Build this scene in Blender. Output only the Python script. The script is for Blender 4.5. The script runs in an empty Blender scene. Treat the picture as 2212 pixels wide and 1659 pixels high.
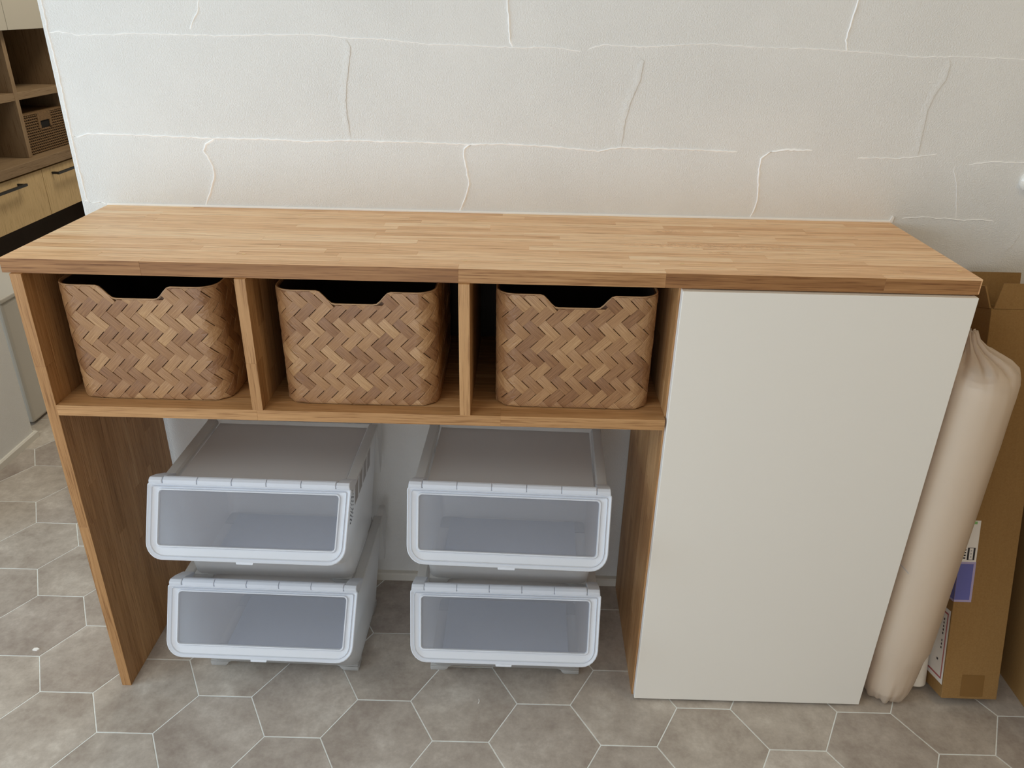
import bpy, bmesh, math, random
from math import sin, cos, pi, sqrt
from mathutils import Vector, Matrix

random.seed(7)
S = bpy.context.scene
COL = S.collection

# ------------------------------------------------------------------ camera
YAW, PITCH, ROLL, F = -0.0099, -0.4558, 0.0200, 1690.07
cy_, sy_ = cos(YAW), sin(YAW); cp_, sp_ = cos(PITCH), sin(PITCH)
fwd = Vector((sy_ * cp_, cy_ * cp_, sp_)); rt = Vector((cy_, -sy_, 0)); up = rt.cross(fwd)
r2 = cos(ROLL) * rt + sin(ROLL) * up; u2 = -sin(ROLL) * rt + cos(ROLL) * up
cam = bpy.data.cameras.new('camera'); cam.sensor_width = 36.0; cam.sensor_fit = 'HORIZONTAL'
cam.lens = F * 36.0 / 2212.0; cam.clip_start = 0.02
camo = bpy.data.objects.new('camera', cam); COL.objects.link(camo)
M = Matrix(((r2.x, u2.x, -fwd.x, 0.899), (r2.y, u2.y, -fwd.y, -1.6749), (r2.z, u2.z, -fwd.z, 1.4127), (0, 0, 0, 1)))
camo.matrix_world = M
S.camera = camo

# ------------------------------------------------------------------ light
W = bpy.data.worlds.new('sky'); S.world = W; W.use_nodes = True
bg = W.node_tree.nodes['Background']; bg.inputs[0].default_value = (0.62, 0.78, 1.0, 1); bg.inputs[1].default_value = 1.0

def area(name, loc, rot, sx, sy, power, col):
    l = bpy.data.lights.new(name, 'AREA'); l.shape = 'RECTANGLE'; l.size = sx; l.size_y = sy
    l.energy = power; l.color = col
    o = bpy.data.objects.new(name, l); COL.objects.link(o); o.location = loc; o.rotation_euler = rot
    return o
area('window_daylight', (-2.46, -1.75, 1.25), (0, -pi / 2, 0), 1.9, 2.3, 49, (0.61, 0.82, 1.0))
area('window_daylight_front', (-0.25, -3.28, 0.72), (pi / 2, 0, 0), 2.5, 1.25, 25, (0.96, 0.98, 1.0))
area('overhead_fill', (-0.35, -1.85, 2.37), (0, 0, 0), 0.9, 0.9, 13, (0.98, 0.97, 0.92))  # added overhead fill to lift the horizontal surfaces, no known lamp
area('warm_right_fill', (2.35, -1.0, 2.37), (0, 0, 0), 0.4, 0.4, 3.4, (1.0, 0.76, 0.46))  # added warm fill that tints the right wall, invented source
area('kitchen_fill', (-0.35, 1.75, 2.36), (0, 0, 0), 0.5, 1.2, 19, (1.0, 0.92, 0.76))  # added fill so the kitchen is less dark, invented source
S.view_settings.view_transform = 'Standard'; S.view_settings.look = 'None'
S.view_settings.exposure = -0.02; S.view_settings.gamma = 1.0
S.view_settings.use_curve_mapping = False
try:
    S.cycles.transparent_max_bounces = 24
    S.cycles.max_bounces = 10; S.cycles.diffuse_bounces = 6
    S.cycles.use_denoising = True
    S.cycles.caustics_reflective = False; S.cycles.caustics_refractive = False
except Exception:
    pass

# ------------------------------------------------------------------ materials
def lin(c):
    return tuple(((v / 255) / 12.92 if v / 255 <= 0.04045 else ((v / 255 + 0.055) / 1.055) ** 2.4) for v in c) + (1,)

class NT:
    def __init__(s, name):
        s.m = bpy.data.materials.new(name); s.m.use_nodes = True
        s.t = s.m.node_tree; s.n = s.t.nodes; s.p = s.n['Principled BSDF']; s.out = s.n['Material Output']
    def add(s, typ, **kw):
        n = s.n.new(typ)
        for k, v in kw.items():
            if k.startswith('i_'):
                key = k[2:]
                key = int(key) if key.isdigit() else key.replace('_', ' ')
                n.inputs[key].default_value = v
            else: setattr(n, k, v)
        return n
    def link(s, a, b): s.t.links.new(a, b)
    def math(s, op, a, b=None):
        n = s.n.new('ShaderNodeMath'); n.operation = op
        for i, x in enumerate((a, b)):
            if x is None: continue
            if isinstance(x, (int, float)): n.inputs[i].default_value = x
            else: s.link(x, n.inputs[i])
        return n.outputs[0]
    def ramp(s, fac, stops):
        n = s.n.new('ShaderNodeValToRGB'); e = n.color_ramp.elements
        while len(e) < len(stops): e.new(0.5)
        for el, (p, c) in zip(e, stops): el.position = p; el.color = c
        s.link(fac, n.inputs[0]); return n.outputs[0]
    def mix(s, fac, a, b, blend='MIX'):
        n = s.n.new('ShaderNodeMix'); n.data_type = 'RGBA'; n.blend_type = blend
        for i, x in ((0, fac), (6, a), (7, b)):
            if isinstance(x, (int, float)): n.inputs[i].default_value = x
            elif isinstance(x, tuple): n.inputs[i].default_value = x
            else: s.link(x, n.inputs[i])
        return n.outputs[2]
    def noise(s, vec, scale, detail=3, rough=0.5, dist=0):
        n = s.add('ShaderNodeTexNoise', i_Scale=scale, i_Detail=detail, i_Roughness=rough, i_Distortion=dist)
        if vec is not None: s.link(vec, n.inputs['Vector'])
        return n.outputs[0]
    def coords(s, kind='Object', scale=(1, 1, 1), rand=True):
        tc = s.n.new('ShaderNodeTexCoord'); mp = s.n.new('ShaderNodeMapping'); mp.inputs['Scale'].default_value = scale
        s.link(tc.outputs[kind], mp.inputs['Vector'])
        if rand:
            oi = s.n.new('ShaderNodeObjectInfo')
            k = s.math('MULTIPLY', oi.outputs['Random'], 37.0)
            va = s.n.new('ShaderNodeVectorMath'); va.operation = 'ADD'
            cb = s.n.new('ShaderNodeCombineXYZ')
            for i in range(3): s.link(k, cb.inputs[i])
            s.link(mp.outputs[0], va.inputs[0]); s.link(cb.outputs[0], va.inputs[1])
            s.rnd = oi.outputs['Random']
            return va.outputs[0]
        return mp.outputs[0]
    def bump(s, h, strength=0.3, dist=0.002):
        n = s.add('ShaderNodeBump', i_Strength=strength, i_Distance=dist)
        s.link(h, n.inputs['Height']); s.link(n.outputs[0], s.p.inputs['Normal']); return n
    def base(s, c): s.link(c, s.p.inputs['Base Color']) if not isinstance(c, tuple) else setattr(s.p.inputs['Base Color'], 'default_value', c)
    def set(s, **kw):
        for k, v in kw.items(): s.p.inputs[k.replace('_', ' ')].default_value = v

MATS = {}
def wood(name, axis, stops, rough=0.45, rnd=0.42, fig=0.35, lift=0.0):
    t = NT(name)
    lo, hi = 1.3, 46.0
    sc = [hi, hi, hi]; sc['xyz'.index(axis)] = lo
    v = t.coords('Object', tuple(sc))
    fine = t.noise(v, 4.5, 5, 0.65)
    broad = t.noise(v, 0.9, 2, 0.5, 0.6)
    w = t.math('ADD', t.math('MULTIPLY', fine, 0.45), t.math('MULTIPLY', broad, 0.55))
    g = t.math('ADD', t.math('MULTIPLY', t.math('SUBTRACT', w, 0.5), fig * 2.4), t.math('ADD', t.math('MULTIPLY', t.rnd, rnd), 0.5 + lift - rnd / 2))
    c = t.ramp(g, stops)
    pores = t.ramp(t.noise(v, 9, 3, 0.6), [(0.34, (0.55, 0.46, 0.38, 1)), (0.47, (1, 1, 1, 1)), (0.60, (1, 1, 1, 1)), (0.70, (1.15, 1.15, 1.15, 1))])
    t.base(t.mix(0.75, c, pores, 'MULTIPLY')); t.set(Roughness=rough); t.p.inputs['Specular IOR Level'].default_value = 0.35
    t.bump(fine, 0.12, 0.0006)
    MATS[name] = t.m
    return t.m
oak = [(0.0, lin((170, 119, 76))), (0.3, lin((218, 169, 121))), (0.55, lin((238, 194, 147))), (0.8, lin((249, 214, 172))), (1.0, lin((253, 234, 202)))]
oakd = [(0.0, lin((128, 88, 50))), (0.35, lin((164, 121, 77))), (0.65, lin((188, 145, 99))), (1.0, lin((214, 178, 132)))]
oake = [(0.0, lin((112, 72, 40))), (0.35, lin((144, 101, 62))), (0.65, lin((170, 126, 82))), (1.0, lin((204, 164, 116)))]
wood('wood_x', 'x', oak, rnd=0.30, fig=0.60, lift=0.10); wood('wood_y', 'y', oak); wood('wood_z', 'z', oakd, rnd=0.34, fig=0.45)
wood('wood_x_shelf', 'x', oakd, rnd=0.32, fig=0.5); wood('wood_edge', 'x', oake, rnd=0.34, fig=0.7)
kit = [(0.0, lin((120, 98, 74))), (0.5, lin((142, 118, 90))), (1.0, lin((164, 140, 110)))]
wood('kitchen_wood_z', 'z', kit, 0.55, fig=0.2); wood('kitchen_wood_y', 'y', kit, 0.55, fig=0.2)
kitl = [(0.0, lin((198, 170, 126))), (0.5, lin((212, 184, 138))), (1.0, lin((224, 198, 154)))]
wood('drawer_wood', 'z', kitl, 0.5, fig=0.15)
kitd = [(0.0, lin((44, 30, 18))), (0.5, lin((54, 38, 24))), (1.0, lin((66, 48, 32)))]
wood('dark_wood', 'z', kitd, 0.6, fig=0.2)
wood('shaded_back', 'z', [(0, lin((34, 24, 16))), (1, lin((50, 36, 24)))], 0.7)  # near-black so the compartment backs read as deep shade

def plain(name, c, rough=0.5, nscale=None, namp=0.06, bump=None, spec=0.5, metal=0):
    t = NT(name); base = lin(c)
    v = t.coords('Object', (1, 1, 1), rand=False)
    if nscale:
        n = t.noise(v, nscale, 4, 0.6)
        d = tuple(max(0, x * (1 - namp * 2)) for x in base[:3]) + (1,); h = tuple(min(1, x * (1 + namp * 2)) for x in base[:3]) + (1,)
        t.base(t.ramp(n, [(0.3, d), (0.7, h)]))
    else: t.base(base)
    t.set(Roughness=rough, Metallic=metal); t.p.inputs['Specular IOR Level'].default_value = spec
    if bump: t.bump(t.noise(v, bump[0], 3, 0.6), bump[1], bump[2])
    MATS[name] = t.m; return t.m

def plaster(name, c):
    t = NT(name); v = t.coords('Object', (1, 1, 1), rand=False)
    n1 = t.noise(v, 330, 3, 0.62); n2 = t.noise(v, 9, 3, 0.5); n3 = t.noise(v, 2.2, 2, 0.5)
    rough_zone = t.ramp(n3, [(0.38, (0.45, 0.45, 0.45, 1)), (0.66, (1, 1, 1, 1))])
    pit = t.ramp(n1, [(0.36, (0, 0, 0, 1)), (0.62, (1, 1, 1, 1))])
    h = t.math('ADD', t.math('MULTIPLY', pit, rough_zone), t.math('MULTIPLY', n2, 0.9))
    base = lin(c); d = tuple(x * 0.955 for x in base[:3]) + (1,)
    t.base(t.ramp(n2, [(0.3, d), (0.7, base)])); t.set(Roughness=0.85); t.p.inputs['Specular IOR Level'].default_value = 0.2
    t.bump(h, 0.52, 0.0016); MATS[name] = t.m; return t.m
plaster('plaster', (234, 233, 230)); plain('plaster_lit_ridge', (253, 252, 250), 0.8)  # ridge colour whitened in place of light catching the strokes
plain('paint_white', (232, 228, 220), 0.6)
plain('ceiling_white', (236, 232, 224), 0.9); plain('wall_warm', (222, 208, 186), 0.8)
plain('skirting', (222, 218, 208), 0.5)
plain('caulk', (246, 244, 240), 0.5)
plain('grout', (236, 240, 238), 0.8, 60, 0.04)
plain('door_white', (228, 223, 214), 0.38)
plain('door_lit_white', (246, 246, 244), 0.25)  # door white brightened to imitate light on its left edge
plain('appliance_white', (206, 202, 194), 0.4)
plain('cupboard_white', (222, 218, 208), 0.45); plain('cupboard_grey', (188, 183, 172), 0.45)
plain('handle_black', (26, 26, 28), 0.4)
plain('void_dark', (10, 8, 6), 0.9)
plain('putty', (232, 196, 146), 0.6)
plain('rattan_dark', (118, 90, 58), 0.65, 200, 0.2)
plain('knob_white', (248, 246, 240), 0.15)
plain('label_white', (226, 220, 212), 0.5); plain('label_purple', (98, 100, 164), 0.45); plain('label_lilac', (168, 156, 190), 0.45)
plain('label_red', (176, 92, 92), 0.5); plain('ink', (38, 32, 36), 0.6); plain('ink_green', (130, 180, 110), 0.5)
plain('ink_grey', (172, 168, 166), 0.5); plain('tape', (124, 90, 46), 0.3)
plain('paper', (230, 222, 208), 0.7, 40, 0.02)

def tile_mat():
    t = NT('floor_tile_stone'); v = t.coords('Object', (1, 1, 1))
    a = t.noise(v, 5, 5, 0.6, 0.4); b = t.noise(v, 38, 5, 0.7); c = t.noise(v, 140, 3, 0.6)
    m = t.math('ADD', t.math('ADD', t.math('MULTIPLY', a, 0.6), t.math('MULTIPLY', b, 0.3)), t.math('MULTIPLY', c, 0.1))
    col = t.ramp(m, [(0.34, lin((148, 136, 126))), (0.45, lin((168, 158, 148))), (0.54, lin((184, 175, 165))), (0.66, lin((210, 203, 193)))])
    tint = t.ramp(t.rnd, [(0.0, (0.92, 0.90, 0.90, 1)), (0.5, (0.98, 0.97, 0.96, 1)), (1.0, (1.05, 1.04, 1.02, 1))])
    t.base(t.mix(1.0, col, tint, 'MULTIPLY')); t.set(Roughness=0.42); t.p.inputs['Specular IOR Level'].default_value = 0.4
    t.bump(b, 0.06, 0.001); MATS['tile'] = t.m
tile_mat()

def bamboo():
    t = NT('bamboo_strip'); tc = t.n.new('ShaderNodeTexCoord'); mp = t.n.new('ShaderNodeMapping')
    t.link(tc.outputs['UV'], mp.inputs['Vector']); mp.inputs['Scale'].default_value = (25, 620, 1)
    oi = t.n.new('ShaderNodeObjectInfo'); k = t.math('MULTIPLY', oi.outputs['Random'], 91.0)
    cb = t.n.new('ShaderNodeCombineXYZ'); t.link(k, cb.inputs[0]); t.link(k, cb.inputs[1])
    va = t.n.new('ShaderNodeVectorMath'); va.operation = 'ADD'; t.link(mp.outputs[0], va.inputs[0]); t.link(cb.outputs[0], va.inputs[1])
    n = t.noise(va.outputs[0], 1.0, 3, 0.6)
    g = t.math('ADD', t.math('MULTIPLY', t.math('SUBTRACT', n, 0.5), 1.0), t.math('ADD', t.math('MULTIPLY', oi.outputs['Random'], 0.46), 0.22))
    t.base(t.ramp(g, [(0.0, lin((106, 70, 45))), (0.3, lin((140, 101, 68))), (0.6, lin((165, 126, 87))), (0.9, lin((194, 158, 115))), (1.0, lin((220, 188, 146)))]))
    t.set(Roughness=0.42); t.bump(n, 0.12, 0.0006); MATS['bamboo'] = t.m
bamboo()
plain('bamboo_base', (92, 62, 40), 0.6, 120, 0.12); plain('bamboo_rim', (172, 136, 98), 0.5, 60, 0.1)
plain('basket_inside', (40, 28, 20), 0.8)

def rattan_mat():
    t = NT('cardboard'); v = t.coords('Object', (1, 1, 1), rand=False)
    fl = t.noise(t.coords('Object', (220, 220, 4), rand=False), 1.0, 2, 0.5); sp = t.noise(v, 260, 3, 0.7)
    m = t.math('ADD', t.math('MULTIPLY', fl, 0.2), t.math('MULTIPLY', sp, 0.8))
    t.base(t.ramp(m, [(0.3, lin((136, 103, 60))), (0.7, lin((148, 114, 69)))])); t.set(Roughness=0.75); t.p.inputs['Specular IOR Level'].default_value = 0.25
    MATS['cardboard'] = t.m
rattan_mat()

def frosted(name, col, alpha, trans=0.4, rough=0.3, tcol=(0.95, 0.96, 0.98, 1), gloss=0.5):
    t = NT(name); t.n.remove(t.p)
    tr = t.add('ShaderNodeBsdfTransparent', i_Color=tcol); df = t.add('ShaderNodeBsdfDiffuse', i_Color=lin(col))
    tl = t.add('ShaderNodeBsdfTranslucent', i_Color=lin(col)); gl = t.add('ShaderNodeBsdfGlossy', i_Roughness=rough)
    fr = t.add('ShaderNodeFresnel', i_IOR=1.45)
    m1 = t.add('ShaderNodeMixShader', i_0=trans); t.link(df.outputs[0], m1.inputs[1]); t.link(tl.outputs[0], m1.inputs[2])
    m2 = t.add('ShaderNodeMixShader', i_0=alpha); t.link(tr.outputs[0], m2.inputs[1]); t.link(m1.outputs[0], m2.inputs[2])
    v = t.coords('Object', (1, 1, 1), rand=False)
    m3 = t.add('ShaderNodeMixShader'); t.link(t.math('MULTIPLY', fr.outputs[0], gloss), m3.inputs[0]); t.link(m2.outputs[0], m3.inputs[1]); t.link(gl.outputs[0], m3.inputs[2])
    t.link(m3.outputs[0], t.out.inputs[0]); MATS[name] = t.m; return t.m
frosted('plastic_frame', (243, 247, 255), 0.84, 0.25)
frosted('plastic_body', (253, 252, 250), 0.82, 0.62, 0.4)
frosted('plastic_clear', (228, 233, 247), 0.17, 0.4, 0.5, gloss=0.2)
frosted('plastic_top', (253, 250, 248), 0.84, 0.62, 0.4)
frosted('plastic_floor', (196, 200, 212), 0.97, 0.1, 0.5, gloss=0.2)
frosted('wrap', (246, 226, 204), 0.68, 0.45, 0.35)
frosted('window_glass', (240, 250, 255), 0.02, 0.5, 0.02, (1, 1, 1, 1))

# ------------------------------------------------------------------ mesh helpers
class MB:
    def __init__(s): s.v = []; s.f = []
    def box(s, x0, x1, y0, y1, z0, z1):
        b = len(s.v)
        s.v += [(x0, y0, z0), (x1, y0, z0), (x1, y1, z0), (x0, y1, z0), (x0, y0, z1), (x1, y0, z1), (x1, y1, z1), (x0, y1, z1)]
        s.f += [tuple(b + i for i in q) for q in ((0, 3, 2, 1), (4, 5, 6, 7), (0, 1, 5, 4), (1, 2, 6, 5), (2, 3, 7, 6), (3, 0, 4, 7))]
        return s
    def loft(s, rings, close=True, cap0=False, cap1=False):
        n = len(rings[0]); b = len(s.v)
        for r in rings: s.v += [tuple(p) for p in r]
        m = n if close else n - 1
        for k in range(len(rings) - 1):
            for i in range(m):
                j = (i + 1) % n
                s.f.append((b + k * n + i, b + k * n + j, b + (k + 1) * n + j, b + (k + 1) * n + i))
        if cap0: s.f.append(tuple(b + i for i in reversed(range(n))))
        if cap1: s.f.append(tuple(b + (len(rings) - 1) * n + i for i in range(n)))
        return s
    def prism(s, poly, z0, z1):
        return s.loft([[(x, y, z0) for x, y in poly], [(x, y, z1) for x, y in poly]], True, True, True)
    def quad(s, *p):
        b = len(s.v); s.v += [tuple(q) for q in p]; s.f.append(tuple(range(b, b + len(p)))); return s
    def mesh(s, name, mat, bevel=0, seg=1, smooth=False, uv=None):
        me = bpy.data.meshes.new(name); me.from_pydata(s.v, [], s.f)
        bm = bmesh.new(); bm.from_mesh(me)
        bmesh.ops.recalc_face_normals(bm, faces=bm.faces)
        if bevel: bmesh.ops.bevel(bm, geom=bm.edges[:], offset=bevel, segments=seg, affect='EDGES', profile=0.5)
        if smooth:
            for f in bm.faces: f.smooth = True
        bm.to_mesh(me); bm.free()
        me.materials.append(MATS[mat] if isinstance(mat, str) else mat); me.update(); return me
    def build(s, name, mat, parent=None, loc=None, **kw):
        return put(name, s.mesh(name, mat, **kw), parent, loc)

def put(name, me, parent=None, loc=None):
    o = bpy.data.objects.new(name, me); COL.objects.link(o)
    if parent: o.parent = parent
    if loc: o.location = loc
    return o
def thing(name, label, cat, loc=(0, 0, 0), rot=(0, 0, 0), group=None):
    o = bpy.data.objects.new(name, None); COL.objects.link(o); o.empty_display_size = 0.05
    o.location = loc; o.rotation_euler = rot; o['label'] = label; o['category'] = cat
    if group: o['group'] = group
    return o
def tag(o, label, cat, group=None):
    o['label'] = label; o['category'] = cat
    if group: o['group'] = group
    return o
def struct(o): o['kind'] = 'structure'; return o
def cyl(mb, c, r, z0, z1, n=24, r1=None):
    r1 = r if r1 is None else r1
    mb.loft([[(c[0] + r * cos(2 * pi * i / n), c[1] + r * sin(2 * pi * i / n), z0) for i in range(n)],
             [(c[0] + r1 * cos(2 * pi * i / n), c[1] + r1 * sin(2 * pi * i / n), z1) for i in range(n)]], True, True, True)
    return mb

def edge_material(o, edge):
    if edge:                               # the narrow front side of a stave takes a darker wood colour
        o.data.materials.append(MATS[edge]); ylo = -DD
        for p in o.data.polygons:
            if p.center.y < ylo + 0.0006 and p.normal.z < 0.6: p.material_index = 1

def staves(parent, ext, grain, across, width, lmin, lmax, mat, rng, special=None, edge=None):
    """glued wooden staves filling the box ext = [[x0,x1],[y0,y1],[z0,z1]]"""
    g, a = 'xyz'.index(grain), 'xyz'.index(across)
    a0, a1 = ext[a]; n = max(1, round((a1 - a0) / width)); wd = (a1 - a0) / n
    for r in range(n):
        p = ext[g][0]; first = True
        while p < ext[g][1] - 1e-6:
            L = rng.uniform(lmin, lmax) * (rng.uniform(0.3, 1) if first else 1); first = False
            q = min(p + L, ext[g][1])
            if ext[g][1] - q < lmin * 0.35: q = ext[g][1]
            e = [list(x) for x in ext]; e[g] = [p, q]; e[a] = [a0 + r * wd, a0 + (r + 1) * wd]
            if special and special(r, n, p, q, e, parent): pass
            else: edge_material(MB().box(*e[0], *e[1], *e[2]).build('stave', mat, parent, bevel=0.0003), edge)
            p = q

# ------------------------------------------------------------------ the setting
# floor: grout bed with hexagonal tiles laid in it
floor = struct(MB().box(-2.6, 2.95, -3.4, 2.95, -0.05, -0.0009).build('floor', 'grout'))
hs, hx, hy, hr = 0.1191, 0.2555, -0.5232, 0.0029
hh = hs * sqrt(3) / 2
def hexring(r, z): return [(r * cos(pi / 3 * k + hr), r * sin(pi / 3 * k + hr), z) for k in range(6)]
gap = 0.0013
rad = hs - gap / cos(pi / 6)
tile_me = MB().loft([hexring(rad, -0.003), hexring(rad, -0.0005), hexring(rad - 0.0006, 0.0)], True, True, True).mesh('tile', 'tile')
near, far = [], []
for i in range(-17, 18):
    for j in range(-20, 20):
        X = hx + 1.5 * hs * i; Y = hy + 2 * hh * (j + 0.5 * (i % 2))
        x, y = cos(hr) * X - sin(hr) * Y, sin(hr) * X + cos(hr) * Y
        if not (-2.45 < x < 2.8 and -3.25 < y < 2.8): continue
        if -1.15 < x < 2.3 and -1.15 < y < 0.95 and not (y > 0.25 and x > 0.1): near.append((x, y))
        else: far.append((x, y))
near.sort(key=lambda p: (p[0] - 0.9) ** 2 + (p[1] + 0.9) ** 2)
far += near[298:]
for x, y in near[:298]: put('tile', tile_me, floor, (x, y, 0))
mb = MB()
for x, y in far:
    mb.loft([[(x + a, y + b, c) for a, b, c in hexring(rad, -0.003)], [(x + a, y + b, c) for a, b, c in hexring(rad, 0.0)]], True, False, True)
o = mb.build('tile_field', 'tile', floor); o['kind'] = 'stuff'

# partition wall behind the counter, with trowelled plaster strokes
wall = struct(MB().box(-0.056, 2.9, 0.0, 0.12, -0.02, 2.4).build('wall_back', 'plaster', bevel=0.003, seg=2))
RIDGES = {
'A': [(0.261, 1.402), (0.255, 1.38), (0.241, 1.362), (0.236, 1.35)],
'H1': [(-0.045, 1.339), (-0.025, 1.342), (0.013, 1.336), (0.082, 1.338), (0.105, 1.341), (0.152, 1.341), (0.301, 1.34), (0.394, 1.344), (0.491, 1.345), (0.543, 1.341), (0.617, 1.34), (0.709, 1.332), (0.765, 1.332), (0.876, 1.33), (0.955, 1.331), (1.005, 1.325)],
'H1b': [(1.02, 1.328), (1.034, 1.335), (1.058, 1.338), (1.121, 1.335), (1.224, 1.342), (1.265, 1.343), (1.369, 1.338), (1.452, 1.339), (1.577, 1.333), (1.661, 1.327), (1.735, 1.329), (1.873, 1.327), (1.98, 1.325), (2.3, 1.32)],
'B': [(0.531, 1.339), (0.543, 1.336), (0.55, 1.325), (0.548, 1.31), (0.541, 1.272), (0.534, 1.236), (0.533, 1.2), (0.536, 1.173), (0.538, 1.146)],
'C': [(0.856, 1.46), (0.859, 1.413), (0.863, 1.37), (0.865, 1.34), (0.871, 1.33)],
'H2': [(-0.049, 1.146), (-0.034, 1.14), (-0.01, 1.148), (0.059, 1.148), (0.131, 1.147), (0.249, 1.144), (0.371, 1.145), (0.449, 1.142), (0.538, 1.146), (0.606, 1.145), (0.704, 1.145), (0.782, 1.143), (0.833, 1.145), (0.88, 1.145), (0.963, 1.142), (1.051, 1.135), (1.094, 1.143), (1.266, 1.142), (1.339, 1.14)],
'D': [(0.253, 1.144), (0.233, 1.132), (0.227, 1.119), (0.242, 1.086), (0.241, 1.065), (0.228, 1.032), (0.213, 1.004)],
'E': [(0.809, 1.144), (0.784, 1.141), (0.773, 1.134), (0.772, 1.118), (0.778, 1.092), (0.783, 1.06), (0.775, 1.032), (0.761, 1.0)],
'F': [(1.118, 1.321), (1.131, 1.309), (1.126, 1.273), (1.109, 1.225), (1.102, 1.188), (1.099, 1.144)],
'G': [(1.529, 1.464), (1.528, 1.425), (1.523, 1.385), (1.519, 1.355), (1.525, 1.336)],
'I': [(1.722, 1.328), (1.728, 1.326), (1.733, 1.313), (1.73, 1.285), (1.715, 1.256), (1.709, 1.225), (1.71, 1.18), (1.712, 1.137)],
'J': [(1.492, 1.145), (1.444, 1.145), (1.405, 1.14), (1.39, 1.127), (1.389, 1.105), (1.396, 1.048), (1.393, 1.025), (1.385, 1.002)],
'K': [(1.59, 1.133), (1.673, 1.133), (1.708, 1.137), (1.75, 1.144)],
'L': [(1.82, 1.124), (1.866, 1.13), (1.933, 1.13), (2.046, 1.128), (2.3, 1.12)],
'M': [(1.794, 1.124), (1.792, 1.113), (1.808, 1.078), (1.824, 1.012)],
'N': [(1.71, 1.009), (1.765, 1.013), (1.781, 1.01), (1.8, 1.011), (1.841, 1.007), (1.874, 1.01), (1.906, 1.007)],
'O': [(1.97, 0.985), (1.964, 0.963), (1.955, 0.946), (1.947, 0.928)],
'Q': [(-0.043, 1.6), (-0.043, 1.421), (-0.046, 1.391), (-0.047, 1.335), (-0.046, 1.317), (-0.044, 1.249), (-0.046, 1.148), (-0.046, 1.08), (-0.044, 1.038), (-0.044, 1.008)],
'S': [(-0.049, 1.008), (-0.035, 1.003), (-0.017, 1.006), (-0.005, 1.002)]}
WID = {'A': 1.0, 'H1': 0.75, 'H1b': 0.65, 'B': 1.1, 'C': 1.4, 'H2': 1.1, 'D': 1.3, 'E': 1.3, 'F': 1.1, 'G': 1.3, 'I': 1.1, 'J': 1.3, 'K': 0.7, 'L': 0.8, 'M': 0.5, 'N': 0.7, 'O': 0.9, 'Q': 1.0, 'S': 0.8}
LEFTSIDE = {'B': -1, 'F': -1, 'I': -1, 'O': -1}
rng = random.Random(3)
for k, pts in RIDGES.items():
    P = []
    for a, b in zip(pts, pts[1:]):
        d = math.hypot(b[0] - a[0], b[1] - a[1]); n = max(1, int(d / 0.006))
        for i in range(n): P.append((a[0] + (b[0] - a[0]) * i / n, a[1] + (b[1] - a[1]) * i / n))
    P.append(pts[-1])
    rings = []; N = len(P)
    for i, (x, z) in enumerate(P):
        a = P[max(0, i - 1)]; b = P[min(N - 1, i + 1)]
        tx, tz = b[0] - a[0], b[1] - a[1]; l = math.hypot(tx, tz) or 1; nx, nz = -tz / l, tx / l
        if nx > 0.2: nx, nz = -nx, -nz
        fade = min(1, (i + 0.5) / 4, (N - i - 0.5) / 4) * (0.75 + 0.5 * rng.random())
        w = 0.0012 * WID[k] * (0.7 + 0.6 * rng.random()); h = 0.0021 * WID[k] * fade
        x += rng.uniform(-1, 1) * 0.0009; z += rng.uniform(-1, 1) * 0.0009
        s_ = LEFTSIDE.get(k, 1)
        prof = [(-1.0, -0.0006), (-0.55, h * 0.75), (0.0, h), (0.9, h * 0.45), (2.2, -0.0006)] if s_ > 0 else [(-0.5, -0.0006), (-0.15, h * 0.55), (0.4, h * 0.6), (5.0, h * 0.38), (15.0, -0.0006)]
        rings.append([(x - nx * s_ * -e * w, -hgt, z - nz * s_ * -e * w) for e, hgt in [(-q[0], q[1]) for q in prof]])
    MB().loft(rings, close=False).build('plaster_ridge', 'plaster_lit_ridge' if LEFTSIDE.get(k, 1) > 0 else 'plaster', wall, smooth=True)
MB().box(0.0, 1.686, -0.004, 0.001, 0.999, 1.0045).build('sealant_bead', 'caulk', wall, bevel=0.0015)
MB().loft([[(1.682, -0.003, 0.9995), (1.690, -0.003, 0.9995), (1.690, 0.001, 0.9995), (1.682, 0.001, 0.9995)], [(1.688, -0.003, 1.014), (1.692, -0.003, 1.012), (1.692, 0.001, 1.012), (1.688, 0.001, 1.014)]], True, True, True).build('sealant_bead', 'caulk', wall)
struct(MB().loft([[(x, -0.016, -0.001), (x, -0.016, 0.019), (x, -0.012, 0.022), (x, 0.0, 0.022), (x, 0.0, -0.001)] for x in (-0.06, 2.9)], True, True, True).build('baseboard_back', 'skirting'))

# stub wall on the left with its skirting
wl = struct(MB().box(-0.93, -0.80, 0.02, 0.685, -0.02, 2.4).build('wall_left', 'plaster', bevel=0.006, seg=2))
mb = MB(); xs = [(0.0, -0.001), (0.010, -0.001), (0.010, 0.021), (0.006, 0.0255), (0.0, 0.0255)]
mb.loft([[(-0.80 + a, 0.01, b) for a, b in xs], [(-0.80 + a, 0.685 + a, b) for a, b in xs], [(-0.93 - a, 0.685 + a, b) for a, b in xs]], True, True, True)
struct(mb.build('baseboard_left', 'skirting'))
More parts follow.
